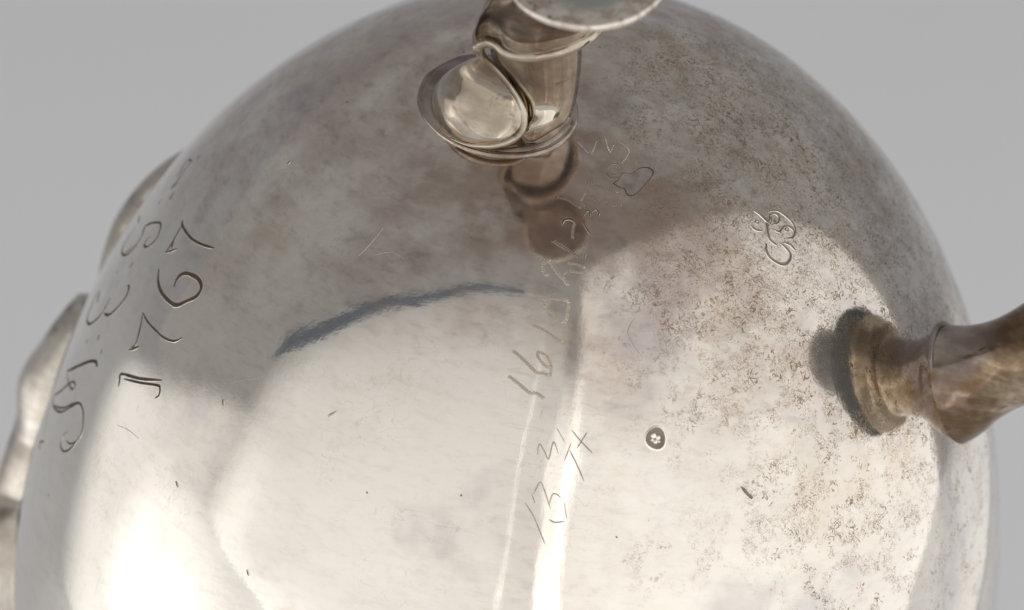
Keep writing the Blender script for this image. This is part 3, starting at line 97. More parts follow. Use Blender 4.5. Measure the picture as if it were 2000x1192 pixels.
D3 = json.loads('''{"col_l":[[-0.1844,-0.545,0.962],[-0.2035,-0.4782,0.8924],[-0.1713,-0.4135,0.8183],[-0.1415,-0.3917,0.7702],[-0.1313,-0.3928,0.7443],[-0.1355,-0.4089,0.7215],[-0.138,-0.3976,0.6868]],"col_r":[[-0.0554,-0.5253,0.9807],[-0.0445,-0.4634,0.9241],[-0.0396,-0.4209,0.8733],[-0.0374,-0.388,0.8255],[-0.0379,-0.3668,0.7763],[-0.0452,-0.3729,0.7396],[-0.06,-0.3746,0.7005]],"lobe_c":[-0.2211,-0.3947,0.752],"lobe":[[-0.2126,-0.465,0.8734],[-0.1937,-0.4519,0.8541],[-0.1709,-0.4367,0.8276],[-0.1506,-0.4264,0.8024],[-0.1338,-0.421,0.7785],[-0.1245,-0.4247,0.7586],[-0.1243,-0.4335,0.7399],[-0.1364,-0.442,0.7216],[-0.16,-0.4473,0.7078],[-0.1905,-0.4426,0.6965],[-0.2266,-0.4261,0.6894],[-0.2615,-0.3963,0.6894],[-0.2847,-0.3608,0.6947],[-0.2979,-0.3312,0.7107],[-0.296,-0.3271,0.7432],[-0.2778,-0.3517,0.7852],[-0.2498,-0.3974,0.8292],[-0.2275,-0.4475,0.8635]],"ridge":[[[-0.195,-0.5164,0.917],0.004935834155972359],[[-0.2081,-0.5186,0.9242],0.007897334649555774],[[-0.2202,-0.516,0.9177],0.008884501480750246],[[-0.223,-0.5023,0.8999],0.009378084896347482],[[-0.213,-0.4751,0.8753],0.00839091806515301],[[-0.1954,-0.4567,0.8556],0.006910167818361303],[[-0.1708,-0.4413,0.8295],0.005923000987166831],[[-0.1506,-0.431,0.8043],0.005923000987166831],[[-0.1337,-0.4266,0.7807],0.006416584402764067],[[-0.1235,-0.4293,0.7607],0.007403751233958539],[[-0.123,-0.4379,0.7399],0.007897334649555774],[[-0.1351,-0.4473,0.722],0.007897334649555774],[[-0.1585,-0.4521,0.707],0.005923000987166831],[[-0.1853,-0.4481,0.6968],0.004442250740375123],[[-0.2181,-0.4343,0.6884],0.0029615004935834156],[[-0.248,-0.4134,0.686],0.0019743336623889436]],"lip":[[-0.2266,-0.5068,0.9068],[-0.2216,-0.5088,0.9166],[-0.2084,-0.5178,0.9258],[-0.1919,-0.5323,0.9288],[-0.1751,-0.5454,0.9235],[-0.1502,-0.5581,0.9247],[-0.119,-0.5611,0.9323],[-0.0831,-0.5491,0.9438],[-0.051,-0.5239,0.9553],[-0.0281,-0.4854,0.9668],[-0.0197,-0.4285,0.9754],[-0.0476,-0.3627,0.9745],[-0.1045,-0.3284,0.9629],[-0.1664,-0.3478,0.9496],[-0.2118,-0.4043,0.942],[-0.23,-0.4665,0.9223]],"lip2":[[-0.2357,-0.5254,0.938],[-0.2316,-0.5308,0.9548],[-0.2156,-0.5409,0.9699],[-0.196,-0.5586,0.9718],[-0.1774,-0.5791,0.9648],[-0.1521,-0.5929,0.9635],[-0.1219,-0.5961,0.9709],[-0.087,-0.5845,0.9815],[-0.0527,-0.5603,0.9908],[-0.0273,-0.516,1.0006],[-0.0186,-0.4598,1.0075],[-0.0503,-0.3956,1.0034],[-0.1065,-0.3624,0.9894],[-0.1692,-0.3795,0.9811],[-0.2146,-0.4248,0.9691],[-0.2359,-0.484,0.9557]],"waist":[[-0.2314,-0.5836,0.9929],[-0.2218,-0.591,1.0055],[-0.2064,-0.5971,1.015],[-0.1894,-0.6056,1.0168],[-0.171,-0.6132,1.0146],[-0.1474,-0.6204,1.0134],[-0.1205,-0.6224,1.0177],[-0.0932,-0.6149,1.0253],[-0.064,-0.5974,1.0343],[-0.0449,-0.5724,1.0452],[-0.0401,-0.5294,1.0524],[-0.0619,-0.4776,1.0499],[-0.1041,-0.4433,1.0383],[-0.1619,-0.4487,1.0266],[-0.2074,-0.4932,1.0164],[-0.2311,-0.5454,1.0039]],"waist2":[[-0.2156,-0.6553,1.0568],[-0.2073,-0.6621,1.0649],[-0.1923,-0.6677,1.0701],[-0.1754,-0.6753,1.0706],[-0.1573,-0.6815,1.0689],[-0.1351,-0.6868,1.0687],[-0.1112,-0.6876,1.0729],[-0.0858,-0.6836,1.0814],[-0.0594,-0.6724,1.0912],[-0.0416,-0.6544,1.1015],[-0.0363,-0.6237,1.1103],[-0.0557,-0.5782,1.1087],[-0.0973,-0.5551,1.1013],[-0.15,-0.5601,1.0906],[-0.1955,-0.5925,1.0779],[-0.2155,-0.6315,1.0652]],"pad_n":[-0.1225,-0.3133,0.9417],"pad_c":[-0.0565,-0.703,1.1439],"han_p":[0.7591,-0.2095,0.3094],"han_d":[0.7665,-0.2116,0.6063],"plate":[[0.45,-0.0949],[0.4621,-0.0937],[0.4741,-0.0955],[0.4858,-0.1],[0.4973,-0.1071],[0.5084,-0.1164],[0.5192,-0.128],[0.5294,-0.1415],[0.5392,-0.1568],[0.5484,-0.1738],[0.557,-0.1923],[0.5651,-0.2122],[0.5725,-0.2334],[0.5792,-0.2557],[0.5853,-0.2791],[0.5907,-0.3034],[0.5954,-0.3285],[0.5993,-0.3544],[0.6026,-0.3809],[0.6051,-0.408],[0.6069,-0.4355],[0.6079,-0.4635],[0.6083,-0.4916],[0.6078,-0.52],[0.6067,-0.5485],[0.6049,-0.5769],[0.6023,-0.6053],[0.599,-0.6334],[0.595,-0.6612],[0.5904,-0.6885],[0.5851,-0.7152],[0.5791,-0.7412],[0.5724,-0.7663],[0.5651,-0.7903],[0.5572,-0.8131],[0.5487,-0.8346],[0.5397,-0.8544],[0.53,-0.8724],[0.5199,-0.8884],[0.5092,-0.9021],[0.4982,-0.9134],[0.4867,-0.922],[0.4749,-0.9275],[0.4628,-0.9299],[0.4505,-0.9288],[0.4381,-0.9241],[0.4258,-0.9154],[0.4136,-0.9026],[0.4017,-0.8855],[0.3902,-0.8641],[0.3792,-0.8381],[0.3691,-0.8078],[0.3598,-0.7731],[0.3517,-0.7344],[0.3448,-0.692],[0.3393,-0.6465],[0.3354,-0.5986],[0.333,-0.5492],[0.3324,-0.4992],[0.3334,-0.4495],[0.336,-0.4011],[0.3402,-0.3549],[0.3458,-0.3116],[0.3528,-0.2717],[0.3609,-0.2357],[0.37,-0.2038],[0.3801,-0.1762],[0.3908,-0.1528],[0.402,-0.1336],[0.4137,-0.1184],[0.4257,-0.107],[0.4378,-0.0992]],"punch":[1.1711,0.2817],"spout_low":[[[-0.8778,0.2494,-0.0812],0.0592],[[-0.8947,0.2297,-0.138],0.077],[[-0.9082,0.2171,-0.1972],0.0908],[[-0.922,0.2066,-0.2577],0.0987],[[-0.9185,0.1858,-0.3043],0.0948],[[-0.9246,0.182,-0.3608],0.0938],[[-0.9346,0.1625,-0.4167],0.0938],[[-0.9415,0.1494,-0.4807],0.0967],[[-0.9447,0.1135,-0.5446],0.1027],[[-0.9482,0.0867,-0.6245],0.1106],[[-0.9453,0.0559,-0.7012],0.1185]],"spout_up":[[[-0.6976,0.2244,0.2996],0.0395],[[-0.7357,0.2372,0.2371],0.0612],[[-0.7801,0.2845,0.1474],0.075],[[-0.8134,0.2842,0.0738],0.077],[[-0.8381,0.2601,0.0121],0.0652],[[-0.8561,0.2572,-0.0465],0.0464],[[-0.8606,0.233,-0.076],0.0336]]}''')
PROF = [1.0, -0.2513196502852152, 0.07878760868760773, 0.01478868425303671,
        -0.02103182148668318, 0.01354088455196262, -0.003780799967615065]

# ------------------------------------------------------------------ materials
class Nodes:
    def __init__(self, name):
        self.mat = bpy.data.materials.new(name)
        self.mat.use_nodes = True
        self.nt = self.mat.node_tree
        self.bsdf = self.nt.nodes["Principled BSDF"]
        tc = self.nt.nodes.new("ShaderNodeTexCoord")
        mp = self.nt.nodes.new("ShaderNodeMapping")
        mp.inputs["Scale"].default_value = (1 / S, 1 / S, 1 / S)
        self.nt.links.new(tc.outputs["Object"], mp.inputs["Vector"])
        self.co = mp.outputs["Vector"]
    def link(self, a, b):
        if hasattr(a, "links"):
            self.nt.links.new(a, b)
        else:
            b.default_value = a
    def math(self, op, a, b=0.0, c=0.0, clamp=False):
        n = self.nt.nodes.new("ShaderNodeMath"); n.operation = op; n.use_clamp = clamp
        self.link(a, n.inputs[0]); self.link(b, n.inputs[1]); self.link(c, n.inputs[2])
        return n.outputs[0]
    def noise(self, scale, detail=4, rough=0.55, dist=0.0, vec=None, ofs=None, stretch=None):
        v = vec or self.co
        if ofs or stretch:
            mp = self.nt.nodes.new("ShaderNodeMapping")
            if ofs: mp.inputs["Location"].default_value = ofs
            if stretch:
                mp.inputs["Rotation"].default_value = stretch[0]
                mp.inputs["Scale"].default_value = stretch[1]
            self.nt.links.new(v, mp.inputs["Vector"]); v = mp.outputs["Vector"]
        n = self.nt.nodes.new("ShaderNodeTexNoise")
        n.inputs["Scale"].default_value = scale; n.inputs["Detail"].default_value = detail
        n.inputs["Roughness"].default_value = rough; n.inputs["Distortion"].default_value = dist
        self.nt.links.new(v, n.inputs["Vector"])
        return n.outputs["Fac"]
    def voronoi(self, scale, feature='F1', ofs=None):
        n = self.nt.nodes.new("ShaderNodeTexVoronoi"); n.feature = feature
        n.inputs["Scale"].default_value = scale
        self.nt.links.new(self.co, n.inputs["Vector"])
        return n
    def ramp(self, f, a, b, lo=0.0, hi=1.0):
        n = self.nt.nodes.new("ShaderNodeMapRange"); n.interpolation_type = 'SMOOTHSTEP'
        self.link(f, n.inputs[0])
        for i, v in enumerate((a, b, lo, hi)): n.inputs[i + 1].default_value = v
        return n.outputs[0]
    def mix(self, f, a, b):
        n = self.nt.nodes.new("ShaderNodeMix"); n.data_type = 'RGBA'
        self.link(f, n.inputs[0])
        for v, i in ((a, 6), (b, 7)):
            if isinstance(v, tuple): n.inputs[i].default_value = (*v, 1)
            else: self.nt.links.new(v, n.inputs[i])
        return n.outputs[2]
    def near(self, p, r0, r1):
        """1 inside r0 of point p, 0 outside r1 (model units): where a stain sits"""
        n = self.nt.nodes.new("ShaderNodeVectorMath"); n.operation = 'DISTANCE'
        self.nt.links.new(self.co, n.inputs[0]); n.inputs[1].default_value = p
        wob = self.noise(5.0, 4, 0.6)
        d = self.math('ADD', n.outputs["Value"], self.math('MULTIPLY', self.math('SUBTRACT', wob, 0.5), 1.1 * r1))
        return self.ramp(d, r0, r1, 1.0, 0.0)
    def sep(self):
        n = self.nt.nodes.new("ShaderNodeSeparateXYZ"); self.nt.links.new(self.co, n.inputs[0]); return n.outputs
    def bump(self, h, strength, dist, prev=None):
        n = self.nt.nodes.new("ShaderNodeBump")
        n.inputs["Strength"].default_value = strength; n.inputs["Distance"].default_value = dist * S
        self.nt.links.new(h, n.inputs["Height"])
        if prev is not None: self.nt.links.new(prev, n.inputs["Normal"])
        return n.outputs["Normal"]
    def out(self, color, metallic, rough, normal=None):
        b = self.bsdf.inputs
        if isinstance(color, tuple): b["Base Color"].default_value = (*color, 1)
        else: self.nt.links.new(color, b["Base Color"])
        self.link(metallic, b["Metallic"]); self.link(rough, b["Roughness"])
        if normal is not None: self.nt.links.new(normal, b["Normal"])
        return self.mat

def silver(name, base=(0.82, 0.785, 0.725), tarn=(0.45, 0.37, 0.325), amount=0.5, belly=True, brown=0.0, rough0=0.05):
    N = Nodes(name)
    x, y, z = N.sep()
    big = N.noise(2.3, 5, 0.6, 0.4)
    med = N.noise(7.0, 5, 0.62, 0.3, ofs=(4, 2, 1))
    streak = N.noise(9.0, 4, 0.6, 0.2, stretch=((0.2, 0.3, 0.5), (1.0, 1.0, 5.0)))
    t = N.math('ADD', N.math('MULTIPLY', big, 0.55), N.math('ADD', N.math('MULTIPLY', med, 0.3), N.math('MULTIPLY', streak, 0.15)))
    t = N.ramp(t, 0.42, 0.58)
    t = N.math('MULTIPLY', t, amount)
    speckf = 0.0
    grain = N.noise(26.0, 4, 0.7, 0.3, stretch=((0.5, 0.4, 0.6), (1.0, 1.0, 2.6)))
    if belly:
        # old tarnish sits round the foot and the bottom, the lower belly has been rubbed bright
        up = N.ramp(N.math('ADD', z, N.math('MULTIPLY', N.math('SUBTRACT', big, 0.5), 0.5)), 0.25, 0.62)
        t = N.math('ADD', N.math('MULTIPLY', t, N.math('ADD', 0.35, N.math('MULTIPLY', up, 0.9))), N.math('MULTIPLY', up, 0.28), clamp=True)
        foot_st = N.near((-0.08, -0.44, 0.66), 0.08, 0.34)
        t = N.math('ADD', t, N.math('MULTIPLY', foot_st, 0.30), clamp=True)
        # worm-like specks, thick on the right hand side
        patch = N.noise(3.4, 4, 0.7, ofs=(2, 2, 7))
        area = N.ramp(N.math('ADD', N.math('ADD', x, N.math('MULTIPLY', z, 0.55)), N.math('MULTIPLY', N.math('SUBTRACT', patch, 0.5), 1.1)), 0.26, 0.66)
        def layer(sc, g, o, lo):
            nz = N.noise(sc, 2, 0.6, 1.1, ofs=o)
            worm = N.ramp(N.math('ABSOLUTE', N.math('SUBTRACT', nz, 0.5)), 0.010, 0.040, 1.0, 0.0)
            gate = N.ramp(N.math('ADD', N.noise(g, 3, 0.7, ofs=(o[1], o[2], o[0])), N.math('ADD', N.math('MULTIPLY', area, 0.11), N.math('MULTIPLY', N.math('SUBTRACT', z, 0.35), 0.16))), lo, lo + 0.07)
            return N.math('MULTIPLY', N.math('MULTIPLY', worm, gate), area)
        s1, s2 = layer(60.0, 22.0, (9, 1, 3), 0.605), layer(120.0, 17.0, (2, 7, 5), 0.565)
        speckf = N.math('MAXIMUM', N.math('MULTIPLY', s1, 0.92), N.math('MULTIPLY', s2, 0.7))
        vo = N.voronoi(16.0)
        pit = N.ramp(vo.outputs["Distance"], 0.035, 0.06, 1.0, 0.0)
        cs = N.nt.nodes.new("ShaderNodeSeparateColor"); N.nt.links.new(vo.outputs["Color"], cs.inputs[0])
        pit = N.math('MULTIPLY', pit, N.ramp(cs.outputs[0], 0.72, 0.75))
    colr = N.mix(t, base, tarn)
    colr = N.mix(N.math('MULTIPLY', N.ramp(grain, 0.45, 0.75), N.math('ADD', 0.10, N.math('MULTIPLY', t, 0.55))), colr, (0.27, 0.225, 0.195))
    violet = N.ramp(N.noise(3.6, 4, 0.6, ofs=(6, 1, 9)), 0.55, 0.70)
    colr = N.mix(N.math('MULTIPLY', violet, 0.34), colr, (0.36, 0.34, 0.39))
    warm = N.ramp(N.noise(4.4, 5, 0.65, ofs=(1, 7, 4)), 0.56, 0.72)
    colr = N.mix(N.math('MULTIPLY', warm, 0.22 + brown), colr, (0.62, 0.47, 0.30))
    if belly:
        colr = N.mix(N.math('MULTIPLY', foot_st, N.ramp(med, 0.38, 0.66, 0.05, 0.65)), colr, (0.34, 0.25, 0.20))
        sc_ = N.mix(N.noise(13.0, 2, 0.5, ofs=(3, 9, 9)), (0.11, 0.09, 0.08), (0.38, 0.25, 0.13))
        colr = N.mix(speckf, colr, sc_)
        colr = N.mix(N.math('MULTIPLY', pit, 0.8), colr, (0.16, 0.13, 0.11))
    else:
        dk = N.ramp(N.noise(12.0, 5, 0.65, 0.4, ofs=(2, 6, 2)), 0.56, 0.68)
        colr = N.mix(N.math('MULTIPLY', dk, 0.78), colr, (0.16, 0.12, 0.09))
    if belly:
        # hairline polishing scratches
        def hair(rot, st, o):
            nz = N.noise(30.0, 2, 0.5, 0.15, ofs=o, stretch=(rot, st))
            return N.ramp(N.math('ABSOLUTE', N.math('SUBTRACT', nz, 0.5)), 0.002, 0.007, 1.0, 0.0)
        hl = N.math('MAXIMUM', hair((0.5, 0.35, 0.8), (0.05, 1.3, 1.3), (1, 2, 3)), hair((0.1, 0.9, 0.3), (1.2, 1.2, 0.04), (5, 1, 2)))
        hl = N.math('MULTIPLY', hl, N.ramp(N.noise(6.0, 2, 0.6, ofs=(8, 8, 1)), 0.44, 0.66))
        colr = N.mix(N.math('MULTIPLY', hl, 0.30), colr, (0.36, 0.31, 0.27))
    # roughness: polished, with duller tarnish
    rg = N.math('ADD', rough0, N.math('MULTIPLY', t, 0.05 if belly else 0.10))
    rg = N.math('ADD', rg, N.math('MULTIPLY', N.math('SUBTRACT', med, 0.5), 0.06))
    rg = N.math('ADD', rg, N.math('MULTIPLY', speckf, 0.25), clamp=True)
    met = N.math('SUBTRACT', 1.0, N.math('MULTIPLY', t, 0.12))
    # relief: hair scratches in two directions and soft planishing
    h1 = N.noise(60.0, 3, 0.6, 0, stretch=((0.3, 0.2, 0.9), (0.10, 1.0, 1.0)))
    h2 = N.noise(70.0, 3, 0.6, 0, stretch=((0.9, 0.1, 0.2), (1.0, 1.0, 0.08)))
    nb = N.bump(N.math('ADD', h1, h2), 0.022, 0.004)
    nb = N.bump(N.noise(7.0, 1, 0.5), 0.03, 0.010, nb)
    return N.out(colr, met, rg, nb)
M_silver = silver("tarnished_silver")
M_worn = silver("worn_silver", (0.70, 0.645, 0.55), (0.30, 0.24, 0.18), 0.85, False, 0.14, 0.06)
M_worn_dark = silver("dark_solder_silver", (0.46, 0.40, 0.35), (0.17, 0.13, 0.11), 1.0, False, 0.1, 0.2)
M_brown = silver("brown_silver", (0.72, 0.61, 0.45), (0.17, 0.10, 0.05), 1.0, False, 0.25, 0.05)
M_grime_shade = silver("shaded_grimy_silver", (0.30, 0.24, 0.19), (0.06, 0.042, 0.03), 1.0, False, 0.15, 0.14)  # brown grime, with the shade under the pad painted into its colour
M_edge = silver("edge_silver", (0.76, 0.72, 0.65), (0.38, 0.32, 0.27), 0.7, False, 0.1, 0.25)
N = Nodes("pad_silver")
pd_ = N.near(tuple(D3['pad_c']), 0.07, 0.11)
mo = N.noise(24.0, 5, 0.7, 0.6)
pcol = N.mix(N.ramp(mo, 0.42, 0.62), (0.80, 0.74, 0.66), (0.50, 0.40, 0.33))
pcol = N.mix(pd_, pcol, N.mix(N.noise(16.0, 4, 0.6), (0.34, 0.37, 0.36), (0.50, 0.50, 0.46)))
pcol = N.mix(N.ramp(N.noise(19.0, 4, 0.65, ofs=(4, 4, 1)), 0.62, 0.68), pcol, (0.16, 0.12, 0.10))
M_pad = N.out(pcol, 0.95, N.ramp(mo, 0.3, 0.7, 0.16, 0.34), N.bump(mo, 0.25, 0.006))
N = Nodes("cut_lip"); M_cutlip = N.out((0.92, 0.88, 0.80), 1.0, 0.22)
N = Nodes("worn_cut"); M_cutlight = N.out((0.52, 0.45, 0.375), 0.8, 0.4)
N = Nodes("stamped_cut"); M_cutmid = N.out(N.mix(N.noise(50.0, 3), (0.12, 0.095, 0.08), (0.36, 0.30, 0.26)), 0.6, 0.4)
N = Nodes("blackened_cut")
M_cut = N.out(N.mix(N.noise(40.0, 3), (0.045, 0.036, 0.03), (0.12, 0.085, 0.06)), 0.0, 0.85)
N.bsdf.inputs['Specular IOR Level'].default_value = 0.1
N = Nodes("tide_line"); M_tide = N.out(N.mix(N.noise(30.0, 3), (0.07, 0.055, 0.05), (0.17, 0.135, 0.12)), 0.8, 0.3)
N = Nodes("stain_film"); M_film = N.out(N.mix(N.ramp(N.noise(22.0, 5, 0.7, 0.4), 0.35, 0.65), (0.33, 0.28, 0.255), (0.52, 0.44, 0.40)), 0.92, 0.08)
N = Nodes("dark_grip"); M_grip = N.out(N.mix(N.noise(8.0, 5, 0.6, 0, stretch=((0, 0, 0), (1, 1, 6))), (0.08, 0.085, 0.09), (0.13, 0.135, 0.14)), 0.0, 0.4)
N = Nodes("grey_paper")
cl = N.mix(N.noise(0.35, 4), (0.86, 0.875, 0.91), (0.89, 0.905, 0.94))
M_paper = N.out(cl, 0.0, 0.75, N.bump(N.noise(30.0, 3), 0.08, 0.01))
N = Nodes("dark_bar"); M_bar = N.out(N.mix(N.noise(2.0, 3), (0.22, 0.28, 0.37), (0.27, 0.33, 0.42)), 0.0, 0.6)

# ------------------------------------------------------------------ geometry helpers (model units in, metres out)
def link_mesh(name, verts, faces, mats, parent, smooth=True, midx=None):
    me = bpy.data.meshes.new(name)
    me.from_pydata([tuple(c * S for c in v) for v in verts], [], faces)
    for mt in mats: me.materials.append(mt)
    if midx: me.polygons.foreach_set("material_index", midx)
    me.polygons.foreach_set("use_smooth", [smooth] * len(me.polygons))
    bm = bmesh.new(); bm.from_mesh(me); bmesh.ops.recalc_face_normals(bm, faces=bm.faces); bm.to_mesh(me); bm.free()
    me.update()
    o = bpy.data.objects.new(name, me)
    col.objects.link(o)
    o.parent = parent
    return o
def catmull(pts, m, closed=False):
    n = len(pts); out = []
    get = (lambda i: pts[i % n]) if closed else (lambda i: pts[max(0, min(n - 1, i))])
    for i in range(n if closed else n - 1):
        a, b, c, d = (get(i + k) for k in (-1, 0, 1, 2))
        for k in range(m):
            t = k / m
            out.append([0.5 * (2 * q + (r - p) * t + (2 * p - 5 * q + 4 * r - s_) * t * t + (3 * q - p - 3 * r + s_) * t ** 3)
                        for p, q, r, s_ in zip(a, b, c, d)])
    if not closed: out.append(list(pts[-1]))
    return out
def tube(path, seg=20, closed=False, cap=True):
    """path: rows x,y,z,radius -> verts, faces"""
    n = len(path); P = [Vector(p[:3]) for p in path]
    verts, faces = [], []
    ref = None
    for i in range(n):
        if closed: t = P[(i + 1) % n] - P[i - 1]
        else: t = P[min(i + 1, n - 1)] - P[max(i - 1, 0)]
        t.normalize()
        if ref is None: ref = t.orthogonal().normalized()
        ref = (ref - t * ref.dot(t)).normalized()
        b = t.cross(ref)
        for k in range(seg):
            a = 2 * math.pi * k / seg
            verts.append(P[i] + (ref * math.cos(a) + b * math.sin(a)) * path[i][3])
    for i in range(n if closed else n - 1):
        j = (i + 1) % n
        for k in range(seg):
            l = (k + 1) % seg
            faces.append((i * seg + k, i * seg + l, j * seg + l, j * seg + k))
    if cap and not closed:
        for i, e in ((0, -1), (n - 1, 1)):
            c = len(verts); t = (P[i] - P[i - e]).normalized()
            verts.append(P[i] + t * path[i][3] * 0.5)
            for k in range(seg): faces.append((i * seg + k, i * seg + (k + 1) % seg, c))
    return verts, faces
def lathe(profile, origin, axis, seg=64, wob=0.0, seed=0):
    """profile rows (s along the axis, radius)"""
    ax = Vector(axis).normalized(); u = ax.orthogonal().normalized(); w = ax.cross(u); O = Vector(origin)
    verts, faces = [], []
    for s, r in profile:
        for k in range(seg):
            a = 2 * math.pi * k / seg
            rr = r * (1 + wob * noise.noise(Vector((math.cos(a) * 1.3, math.sin(a) * 1.3, s * 9 + seed))))
            verts.append(O + ax * s + (u * math.cos(a) + w * math.sin(a)) * rr)
    for i in range(len(profile) - 1):
        for k in range(seg):
            l = (k + 1) % seg
            faces.append((i * seg + k, i * seg + l, (i + 1) * seg + l, (i + 1) * seg + k))
    return verts, faces
def loft(rings):
    n = len(rings[0]); verts = [Vector(p) for r in rings for p in r]; faces = []
    for i in range(len(rings) - 1):
        for k in range(n):
            l = (k + 1) % n
            faces.append((i * n + k, i * n + l, (i + 1) * n + l, (i + 1) * n + k))
    return verts, faces
def rho(ph): return sum(a * math.cos(k * ph) for k, a in enumerate(PROF))
def surf(ph, th, lift=0.0):
    """point on the hand-raised belly: ph from the bottom centre, th round the axis (0 = towards camera)"""
    r = rho(ph)
    d = Vector((math.sin(ph) * math.sin(th), -math.sin(ph) * math.cos(th), math.cos(ph)))
    w = 0.0030 * noise.noise(d * 2.6 + Vector((3.1, 0.7, 5.2))) + 0.0011 * noise.noise(d * 6.0)
    return d * (r + w + lift)
def surf_n(ph, th):
    e = 0.004
    a = surf(ph + e, th) - surf(ph - e, th); b = surf(ph, th + e) - surf(ph, th - e)
    n = a.cross(b).normalized()
    return n if n.dot(surf(ph, th)) > 0 else -n

# ------------------------------------------------------------------ setting: one seamless studio sweep
W = 9.0
verts, faces = [], []
prof = [(-6, 0)] + [(y, 0) for y in (-3, -1.5, -0.5, 0, 0.5, 1, 2, 3)]
for k in range(1, 13):
    a = math.pi / 2 * k / 12
    prof.append((3 + 0.8 * math.sin(a), 0.8 - 0.8 * math.cos(a)))
prof.append((3.8, 2.2))
for y, z in prof:
    for x in (-W, -3, -1, 0, 1, 3, W): verts.append((x / S, y / S, z / S))
for i in range(len(prof) - 1):
    for k in range(6): faces.append((i * 7 + k, i * 7 + k + 1, (i + 1) * 7 + k + 1, (i + 1) * 7 + k))
sweep = link_mesh("backdrop", verts, faces, [M_paper], None)
sweep["kind"] = "structure"

# unseen dark bar, added to mirror a blue-grey band in the belly
def reflection_bar(az, d, x0, x1, z0, z1, th):
    a = math.radians(az)
    out = Vector((math.sin(a), -math.cos(a), 0)); side = Vector((math.cos(a), math.sin(a), 0)); base = Vector((0, 0, Z0))
    d /= S
    v = [base + out * (d + k * th / S) + side * d * x + Vector((0, 0, d * z)) for k in (0, 1) for x, z in ((x0, z0), (x1, z0), (x1, z1), (x0, z1 + 0.5))]
    f = [(0, 1, 2, 3), (4, 5, 6, 7), (0, 1, 5, 4), (1, 2, 6, 5), (2, 3, 7, 6), (3, 0, 4, 7)]
    return link_mesh("added_dark_bar", v, f, [M_bar], None, smooth=False)
r1 = reflection_bar(4, 0.52, -5.6, -0.35, 1.73, 1.75, 0.03)
r1["label"], r1["category"] = "added dark bar out of view, mirrored in the belly as a blue-grey band", "reflection_bar"

# ------------------------------------------------------------------ the pot
pot = bpy.data.objects.new("silver_pot", None)
col.objects.link(pot)
pot["label"] = "tarnished silver pot standing bottom up, engraved belly, scroll foot and side handle"
pot["category"] = "pot"

def shift(o):
    o.location = (0, 0, Z0 * S) if o.parent is pot else (0, 0, 0)
    return o
# belly
NA, NP = 360, 300
pr = []
PH_END = math.radians(143)
verts, faces = [], []
rows = []
for i in range(NP + 1):
    ph = PH_END * i / NP
    rows.append([surf(ph, 2 * math.pi * k / NA) for k in range(NA)] if i else None)
r_end, z_end = rho(PH_END) * math.sin(PH_END), rho(PH_END) * math.cos(PH_END)
neck = catmull([[r_end, z_end], [0.68, -1.10], [0.62, -1.30], [0.60, -1.60], [0.62, -2.4], [0.70, -2.9], [0.78, -3.17], [0.80, -3.21], [0.79, -3.218], [0.77, -3.20], [0.68, -2.9], [0.58, -2.3], [0.57, -1.5], [0.60, -1.15], [0.72, -0.98]], 5)[1:]
verts = [surf(0, 0)]
for r in rows[1:]: verts += r
for r, z in neck: verts += [Vector((r * math.sin(2 * math.pi * k / NA), -r * math.cos(2 * math.pi * k / NA), z)) for k in range(NA)]
for k in range(NA): faces.append((0, 1 + k, 1 + (k + 1) % NA))
for i in range(NP - 1 + len(neck)):
    for k in range(NA):
        l = (k + 1) % NA
        faces.append((1 + i * NA + k, 1 + i * NA + l, 1 + (i + 1) * NA + l, 1 + (i + 1) * NA + k))
body = shift(link_mesh("body", verts, faces, [M_silver], pot))
body["label"] = "round mottled silver belly with engraved dates and letters"

# ---- foot: scroll foot with round pad
foot_v = Vector(D3['pad_n'])
lat = lambda key, m=6: catmull(D3[key], m, True)
# flange soldered on the belly
pts = [surf(p, t, -0.002) for p, t in D3['plate']]
c0 = sum(pts, Vector()) / len(pts)
ring_path = [(*p, 0.0075 + 0.003 * noise.noise(Vector(p) * 30)) for p in pts]
def column_ring(L, R, n=28):
    L, R = Vector(L), Vector(R); w = (R - L).length; out = []
    for k in range(n):
        s = k / n * 2
        if s <= 1: out.append(L.lerp(R, s) - fwd * w * 0.52 * math.sin(math.pi * s) ** 0.75)
        else: out.append(R.lerp(L, s - 1) + fwd * w * 0.5 * math.sin(math.pi * (s - 1)))
    return out
foot = shift(link_mesh("foot", *loft([column_ring(l, r) for l, r in zip(catmull(D3['col_l'], 6), catmull(D3['col_r'], 6))]), [M_worn], pot))
foot["label"] = "cast scroll foot ending in a round flat pad"
link_mesh("solder_flange", *tube(ring_path, 14, True), [M_worn_dark], foot)
inner = []
for f, h in ((1.0, 0.004), (0.93, 0.012), (0.87, 0.014), (0.78, 0.010), (0.5, 0.014), (0.2, 0.016), (0.01, 0.016)):
    inner.append([c0 + (Vector(p) - c0) * f + surf_n(*q) * h for p, q in zip(pts, D3['plate'])])
link_mesh("flange_plate", *loft(inner), [M_worn_dark], foot)
